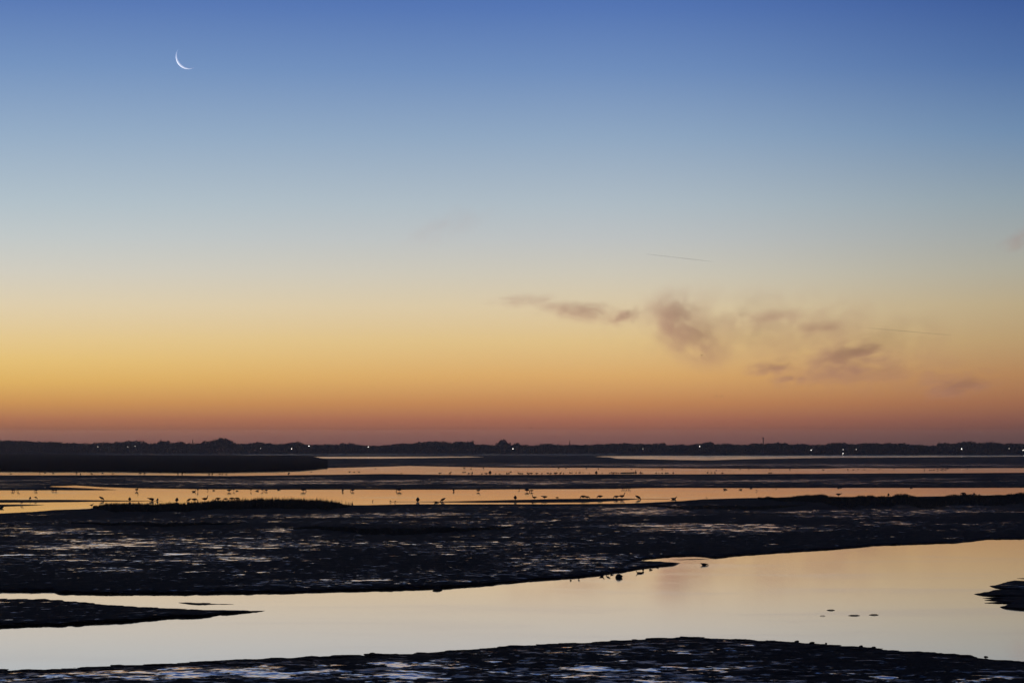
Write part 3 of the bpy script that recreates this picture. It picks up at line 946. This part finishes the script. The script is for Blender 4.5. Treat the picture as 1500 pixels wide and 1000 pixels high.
for x, y, k, hd, s, l in [(259, 734.6, HU, 80, 1.1, 'upright bird standing alone in the water beside the grassy hump'),
                          (276.6, 734.4, TU, 170, 1.0, 'stooping goose beside the humpbacked one near the grassy hump'),
                          (284.6, 734.2, FE, 5, 1.15, 'humpbacked goose with its head down near the grassy hump'),
                          (300, 733.4, AL, 8, 1.2, 'goose with its neck raised among geese feeding by the grassy hump')]:
    bird(x, y, k, hd, s, l)
for x, y, k, hd, s in [(319.5, 732.6, FE, 175, 1.05), (330.6, 732.6, FE, 185, .9), (339.6, 732.4, FE, 10, 1.05), (347.2, 732.2, FE, 0, 1.0)]:
    bird(x, y, k, hd, s, 'goose feeding head down against the top of the grassy hump', 'geese feeding against the grassy hump')
for x, y, s in [(546, 734.6, .6), (572, 735.2, .6), (579, 735.8, .65)]:
    bird(x, y, WF, random.uniform(0, 180), s, 'tiny wader in shallow water between the hump and the narrow spit', 'tiny waders off the narrow spit')
# the narrow spit
bird(612, 734.6, HU, 85, 1.2, 'upright bird standing at the thin end of the narrow spit')
bird(639, 735.9, DD, 0, 1.15, 'flat low duck on the water by the thin end of the narrow spit')
bird(648.6, 734.4, TU, 190, 1.15, 'blocky stooping goose near the thin end of the narrow spit')
bird(754.8, 732.0, HU, 95, 1.1, 'slim upright bird midway along the narrow spit', z=.04)
bird(783, 731.4, AL, 175, 1.0, 'goose with its tail cocked halfway along the narrow spit', z=.04)
bird(798, 731.0, LE, 170, 1.15, 'goose striding next to the one with its tail cocked on the narrow spit', z=.05)
bird(816, 730.8, FE, 20, .75, 'small stooping bird on the narrow spit between two pairs of geese', z=.05)
bird(854.5, 730.6, FE, 182, 1.2, 'round-backed goose of the close pair on the narrow spit', z=.05)
bird(860, 730.8, FE, 5, 1.0, 'head-down goose of the close pair on the narrow spit', z=.05)
bird(879, 730.2, FE, 178, 1.15, 'goose feeding alone on the broad part of the narrow spit', z=.05)
bird(903, 730.3, FE, 185, 1.1, 'goose head down beside the one with its neck stretched up', z=.05)
bird(910.8, 730.0, AL, 5, 1.2, 'goose with its neck stretched up near the tip of the narrow spit', z=.05)
bird(934.8, 731.0, TU, 0, 1.25, 'goose tipped forward at the very tip of the narrow spit')
bird(987, 731.0, DS, 0, 1.35, 'single duck swimming off the tip of the narrow spit')
bird(779.3, 738.3, WF, 0, .8, 'small wader below the narrow spit on the edge of the wide mudflat')
bird(1035, 730.6, WF, 20, .55, 'tiny wader where the wide mudflat bends along the amber channel', z=.05)
bird(1228, 727.2, LE, 10, 1.15, 'dark goose on the mud edge before the grass fringe begins', z=.05)
bird(1301.5, 726.6, HU, 80, .8, 'dark bird poking out of the middle of the grass fringe', z=.1)
bird(1411, 726.0, FE, 0, 1.2, 'low dark goose in the grass fringe beside a smaller bird', z=.1)
bird(1427, 725.6, HU, 90, .8, 'small dark bird in the grass fringe beside a low goose', z=.1)
# the far channel
L_ = 'tiny distant bird standing along the nearer edge of the far channel'
G_ = 'tiny birds on the nearer edge of the far channel'
for x, y in [(16, 695.4), (118, 695.2), (134, 695.3), (58, 693.2), (112, 693.6), (165, 694.8), (205.5, 694.8), (212, 694.8), (260.5, 694.9), (267, 694.8), (306.5, 695.6), (311, 695.5),
             (322, 695.4), (325.5, 695.4), (332, 695.0), (423, 695.3), (588, 694.2), (644, 694.6), (659.5, 694.0), (687, 695.0), (691.5, 694.6), (706, 695.2), (712.5, 695.2), (726, 695.0),
             (731.8, 695.0), (742.5, 695.0), (745.5, 695.0), (760, 694.8), (763, 694.8), (765.5, 694.8), (773, 694.8), (775, 694.8), (778.5, 694.8), (786, 695), (794, 694.6), (802.5, 694.6),
             (807, 694.6), (812.5, 694.6), (815, 694.5), (821, 694.5), (825.5, 694.4), (863.5, 694.6), (882, 694.2), (893, 694.0), (896, 693.8), (899.5, 694.0), (903, 693.8), (906, 694.0),
             (938, 693.2), (940, 694.4), (986, 694.0), (1047, 693.4), (1058.5, 694.0), (1126.5, 694.0), (1129.5, 694.0)]:
    bird(x, y, random.choice([FE, TU, LE, LE, FE, HU]), random.uniform(0, 360), random.uniform(.7, 1.05), L_, G_)
bird(717.8, 694.8, HU, 90, 1.5, 'tall upright bird among tiny ones on the nearer edge of the far channel')
bird(873.5, 694.6, HU, 90, 1.35, 'slim tall bird on the nearer edge of the far channel before the dense flock')
bird(931.5, 694.5, AL, 90, 1.3, 'bulky tall bird at the end of the dense flock in the far channel')
for x, y in [(910.5, 693), (913, 693), (915, 692.8), (917.2, 693), (919.5, 692.9), (921.8, 692.8), (924, 692.9), (926.5, 692.7), (928.5, 692.6)]:
    bird(x, y, DS, random.uniform(-40, 40), random.uniform(.9, 1.2), 'distant duck in the dense flock lined up on the far channel', 'dense flock of ducks on the far channel')
for x, y in [(835, 692.4), (837.5, 692.4), (844, 692.4), (849, 692.3), (854, 692.3), (678, 691.7), (681, 691.6), (748, 691.2), (961, 693), (965, 693), (970, 693), (975, 692.9), (977.5, 692.9),
             (1036.5, 692.3), (1042, 692.3), (1049, 689), (456, 691.2), (512, 691.2), (519, 691.4), (526, 691.2), (550, 686.4), (66, 692.6), (78, 693.4), (150, 693)]:
    bird(x, y, random.choice([DS, DD]), random.uniform(0, 360), random.uniform(.6, 1.0), 'tiny distant duck afloat in mid-water of the far channel', 'tiny ducks afloat on the far channel')
for x, y in [(680, 686.5), (690, 686.8), (708, 686.4), (818, 686.8), (829, 686), (859, 686), (876.5, 686.7), (925, 687.3), (970, 687.6), (1084, 687.4), (1097, 687.4), (1127.5, 687.4), (1157.5, 687.4),
             (1206, 688.3), (1242, 688.2), (1250, 688), (1257, 687.4), (1266, 687.8), (1288, 687.2), (1309.5, 686.9), (1388, 686.4), (1417, 686.9)]:
    bird(x, y, random.choice([FE, DS, DD, LE]), random.uniform(0, 360), random.uniform(.7, 1.0), 'tiny distant bird along the further edge of the far channel', 'tiny birds on the further edge of the far channel')
for x, y in [(1354, 688.7), (1362, 688.6), (1365, 688.7), (1368, 688.3), (1373.5, 688.4), (1378.5, 688.2), (1381, 688.2), (1384.5, 688)]:
    bird(x, y, random.choice([DS, FE, LE]), random.uniform(0, 360), random.uniform(.7, 1.0), 'tiny bird in the small loose flock standing in open far water', 'small loose flock in the far channel')
# the pale creek
bird(836, 848.2, HU, 90, .28, 'smaller tiny wader by the mud edge of the pale creek', name='wading_bird')
bird(848, 848.0, HU, 60, .26, 'second tiny wader by the mud edge of the pale creek, nearer the stone')
bird(881.5, 844.2, DS, 20, .52, 'small duck afloat beside the mud edge, before the weedy stone')
bird(891, 842.6, TU, 190, .42, 'small tipped-up bird at the mud edge behind the weedy stone')
bird(896, 841.6, DD, 10, .35, 'tiny dabbling duck behind the weedy stone')
bird(935.6, 839.4, DS, 185, .50, 'first duck of a pair touching on the pale creek past the weedy stone')
bird(939, 839.2, DD, 5, .45, 'second duck of the pair touching on the pale creek past the weedy stone')
bird(942, 835.8, HU, 90, .32, 'tiny upright bird at the mud edge above the pair of ducks')
bird(953, 834.4, DD, 20, .40, 'tiny dabbling duck below the pointed mud tip')
bird(963, 830.8, DD, 200, .38, 'small duck tucked against the pointed mud tip')
bird(1031.5, 827.4, DD, 5, .78, 'lone duck resting on the creek beyond the pointed mud tip')
# in the air
for x, y, d_, hd, l in [(1028, 520.5, 640, 40, 'tiny bird flying just below the largest wisp of cloud'), (1049.5, 580, 900, 20, 'first of two tiny birds flying together low over the estuary'),
                        (1058, 580.5, 910, 30, 'second of two tiny birds flying together low over the estuary'), (778, 626.8, 1100, 200, 'tiny bird flying low above the round-headed far tree')]:
    p = at(x, y, d_)
    o = obj('flying_bird', BM['flying'], None, p)
    o.rotation_euler = (0, 0, R(hd))
    o.scale = (0.8, 0.65, 1.5)
    tag(o, l, 'bird')


# ------------------------------------------------------------------ stones, clods, driftwood
def lump(name, x, y, wpx, hpx, label, cat, group=None, mat=STONE, seed=1, z=0.0):
    g = ground(x, y, z)
    k = g[1] / F_PX
    rx, rz = wpx * k / 2, hpx * k
    nu, nv = 14, 8
    V_ = []
    r = random.Random(seed)
    bumps = [(Vector((r.gauss(0, 1), r.gauss(0, 1), r.gauss(0, 1))).normalized(), r.uniform(-.25, .35)) for _ in range(9)]
    for i in range(nv + 1):
        th = math.pi * i / nv
        for j in range(nu):
            an = math.tau * j / nu
            dv = Vector((math.sin(th) * math.cos(an), math.sin(th) * math.sin(an), math.cos(th)))
            f_ = 1 + sum(a_ * max(0, dv.dot(b_)) ** 5 for b_, a_ in bumps)
            V_.append((dv.x * rx * f_, dv.y * rx * .8 * f_, dv.z * rz * .62 * f_ + rz * .38))
    F_ = [(i * nu + j, (i + 1) * nu + j, (i + 1) * nu + (j + 1) % nu, i * nu + (j + 1) % nu) for i in range(nv) for j in range(nu)]
    return tag(obj(name, mesh(name, V_, F_, mat, True), None, tuple(g)), label, cat, group)


lump('weedy_stone', 906.5, 845.6, 9.5, 4.6, 'blocky dark weed-covered stone standing in the creek', 'stone', seed=3)
lump('mud_lump', 640.5, 863.6, 14, 3.0, 'low dark lump of weed at the creek edge of the wide mudflat', 'mud lump', seed=5)
for i, (x, y, w_, h_) in enumerate([(1168, 940.2, 6, 3), (1190, 941.8, 8, 2.6), (1210, 942.6, 3, 2), (1261, 947.6, 6, 3), (1280, 948.8, 6, 2.6), (1444, 962.6, 6, 2.6), (545, 957.4, 9, 2)]):
    lump('mud_clod', x, y, w_, h_, 'small mud clod on the rim of the pitted mud shore', 'mud clod', 'mud clods on the rim of the shore', MARSH, 10 + i, 0.02)
for i, (x, y, w_, l) in enumerate([(1217, 893.4, 12, 'shortest of three dark driftwood sticks floating in the creek'), (1251, 901.2, 17, 'longest of three dark driftwood sticks floating in the creek'),
                                   (1280, 900.2, 14, 'driftwood stick floating level beside the longest one'), (1205, 901.8, 8, 'faint thin twig floating just below the shortest driftwood stick')]):
    g = ground(x, y, 0.0)
    k = g[1] / F_PX
    L2 = w_ * k / 2
    r_ = 0.011 if i == 3 else 0.021
    V_, F_ = join(tube([(-L2, 0, .0), (-L2 * .4, .03, .02), (L2 * .3, -.02, .025), (L2, .02, .005)], [r_ * .6, r_, r_ * 1.1, r_ * .5], 7),
                  tube([(L2 * .1, 0, .02), (L2 * .45, .08, r_ * 1.6), (L2 * .7, .14, r_ * 1.8)], [r_ * .5, r_ * .35, r_ * .15], 5))
    tag(obj('driftwood', mesh('driftwood', V_, F_, WOOD, True), None, tuple(g)), l, 'driftwood')

# ------------------------------------------------------------------ moon
MOON_D = 80000.0
mdir = Vector(ray(275.3, 83.7)).normalized()
mpos = mdir * MOON_D + Vector((0, 0, EYE))
t = NT('moon_dust')
co = t.co()
dif = t.node('ShaderNodeBsdfDiffuse')
cr = t.noise(co, 0.004, 4.0)
t.set(dif.inputs['Color'], t.colmix(cr, (0.80, 0.79, 0.77), (0.95, 0.95, 0.94)))
tr = t.node('ShaderNodeBsdfTransparent')
ad = t.node('ShaderNodeAddShader')
t.l.new(dif.outputs[0], ad.inputs[0])
t.l.new(tr.outputs[0], ad.inputs[1])
MOONM = t.surface(ad.outputs[0])
rM = 17.4 / F_PX * MOON_D * 1.01
# the sunlit sliver of the globe; the dark part does not show through the bright air
zv = -mdir
sp = (to_sun - zv * to_sun.dot(zv)).normalized()          # towards the bright limb
up_ = zv.cross(sp)
cosE = to_sun.dot(zv)
V_, F_ = [], []
seg, rings = 96, 12
for i in range(seg + 1):
    ph = -math.pi / 2 + math.pi * i / seg
    for k in range(rings + 1):
        # from the limb to the terminator along one circle through the cusps
        be = (math.pi / 2 - math.acos(max(-1, min(1, cosE))) + math.pi) * 0 + (k / rings) * (math.pi / 2 + math.asin(max(-1, min(1, cosE))))
        nrm = up_ * math.sin(ph) + (sp * math.cos(be) + zv * math.sin(be)) * math.cos(ph)
        V_.append(nrm * rM)
for i in range(seg):
    for k in range(rings):
        b_ = i * (rings + 1) + k
        F_.append((b_, b_ + 1, b_ + rings + 2, b_ + rings + 1))
moon = obj('moon', mesh('moon', V_, F_, MOONM, True), None, mpos)
tag(moon, 'thin white crescent moon in the blue sky', 'moon')


# ------------------------------------------------------------------ clouds and vapour trails
def cloud_mat(name, dens, scale, seed, thr):
    t = NT(name)
    co = t.co('Object')
    ln = t.node('ShaderNodeVectorMath', _operation='LENGTH')
    t.l.new(co, ln.inputs[0])
    fall = t.mapr(ln.outputs['Value'], 0.0, 1.0, 1.0, 0.0)
    mp = t.node('ShaderNodeMapping')
    t.l.new(co, mp.inputs['Vector'])
    mp.inputs['Location'].default_value = (seed * 3.7, seed * 1.3, seed * 2.1)
    mp.inputs['Scale'].default_value = scale
    nz = t.noise(mp.outputs[0], 1.0, 7.0, 0.60, 0.25)
    v = t.math('MULTIPLY', t.mapr(t.math('ADD', nz, t.math('MULTIPLY', fall, 0.20)), thr, thr + 0.36), fall)
    d_ = t.math('MULTIPLY', v, dens)
    pv = t.node('ShaderNodeVolumePrincipled')
    pv.inputs['Color'].default_value = (0.45, 0.25, 0.20, 1)
    pv.inputs['Anisotropy'].default_value = 0.2
    t.l.new(d_, pv.inputs['Density'])
    t.l.new(pv.outputs[0], t.out.inputs['Volume'])
    return t.m


ICO_V, ICO_F = sphere((0, 0, 0), 1.0, 24, 14)
CLOUDS = [  # centre x, y, half width, half height in px, tilt, strength, label
    (850, 455, 62, 14, -4, 1.0, 'long mauve wisp of cloud beside the biggest one'),
    (915, 463, 34, 11, 12, 0.9, 'short mauve wisp at the end of the long one'),
    (986, 464, 40, 34, -60, 0.85, 'upright upper wisp of the largest broken slanting cloud'),
    (1014, 494, 60, 32, -32, 0.92, 'trailing lower wisp of the largest broken slanting cloud'),
    (1120, 466, 80, 14, 5, 0.55, 'faint thin veil of cloud reaching from the biggest wisp'),
    (1200, 481, 48, 11, 4, 0.6, 'faint short cloud streak beside the lower vapour trail'),
    (1130, 539, 40, 11, 6, 1.0, 'small flat cloud streak low in the orange sky'),
    (1246, 523, 74, 26, 8, 1.15, 'ragged dark cloud wisp low in the orange sky'),
    (1165, 556, 40, 9, 4, 0.9, 'lowest small cloud streak under the flat one'),
    (1280, 548, 150, 24, 3, 0.5, 'hazy band of thin cloud below the ragged wisp'),
    (1160, 488, 280, 52, -4, 0.36, 'broad faint veil linking the wisps of cloud'),
    (1398, 565, 70, 20, 8, 0.8, 'faint dusky streak of cloud low over the far wood'),
    (1492, 352, 30, 16, 25, 0.35, 'faint pinkish cloud patch in the grey-blue sky'),
    (655, 330, 80, 20, 24, 0.10, 'barely visible pink cloud smear in the pale sky'),
    (770, 440, 60, 9, 2, 0.55, 'tiny faint cloud streak above the long wisp'),
]
CL_D = 21000.0
for i, (x, y, hw, hh, tilt, st, l) in enumerate(CLOUDS):
    d_ = CL_D + 600 * (i % 4)
    p = at(x, y, d_)
    k = d_ / F_PX
    depth = 420.0
    m = mesh('cloud', ICO_V, ICO_F, cloud_mat('cloud_vapour', st * 1.2 / depth, (2.3 * max(1.0, hw / 60), 0.3, 1.5 * min(1.7, max(1.0, hh / 14))), i * 1.7 + 3.0, 0.36 if 31 < hh < 36 else 0.43), True)
    o = obj('cloud', m, None, p)
    o.scale = (hw * k * 1.45, depth, hh * k * 1.75)
    o.rotation_euler = (0, R(-tilt), 0)
    tag(o, l, 'cloud')

for i, (x0, y0, x1, y1, l) in enumerate([(946, 372, 1046, 383.5, 'thin vapour trail in the pale blue sky'), (1270, 480, 1394, 491, 'thin vapour trail low in the yellow sky')]):
    d_ = 42000.0
    p0, p1 = at(x0, y0, d_), at(x1, y1, d_ * 0.985)
    k = d_ / F_PX
    t = NT('trail_vapour')
    dif = t.node('ShaderNodeBsdfDiffuse')
    dif.inputs['Color'].default_value = (0.45, 0.40, 0.40, 1)
    tr = t.node('ShaderNodeBsdfTransparent')
    nn = t.noise(t.co('Object'), 0.002, 3.0)
    mm = t.surface(t.mix(t.mapr(nn, 0.3, 0.7, 0.06, 0.15), tr.outputs[0], dif.outputs[0]))
    pts = [p0.lerp(p1, s) - p0 for s in (0, .15, .3, .5, .7, .85, 1)]
    V_, F_ = tube(pts, [k * r_ for r_ in (.12, .35, .5, .55, .6, .5, .1)], 8)
    tag(obj('vapour_trail', mesh('vapour_trail', V_, F_, mm, True), None, p0), l, 'vapour trail')

# ------------------------------------------------------------------ haze over the estuary
t = NT('estuary_haze')
pv = t.node('ShaderNodeVolumePrincipled')
pv.inputs['Color'].default_value = (1.0, 0.82, 0.73, 1)
pv.inputs['Density'].default_value = 0.0001
pv.inputs['Anisotropy'].default_value = 0.6
t.l.new(pv.outputs[0], t.out.inputs['Volume'])
X0, X1, Y0, Y1, Z0, Z1 = -2700, 2700, -350, 4200, -2.2, 33
V_ = [(x_, y_, z_) for z_ in (Z0, Z1) for x_, y_ in ((X0, Y0), (X1, Y0), (X1, Y1), (X0, Y1))]
F_ = [(3, 2, 1, 0), (4, 5, 6, 7), (0, 1, 5, 4), (1, 2, 6, 5), (2, 3, 7, 6), (3, 0, 4, 7)]
tag(obj('haze', mesh('haze', V_, F_, t.m)), 'thin morning haze over the estuary', 'haze', kind='stuff')
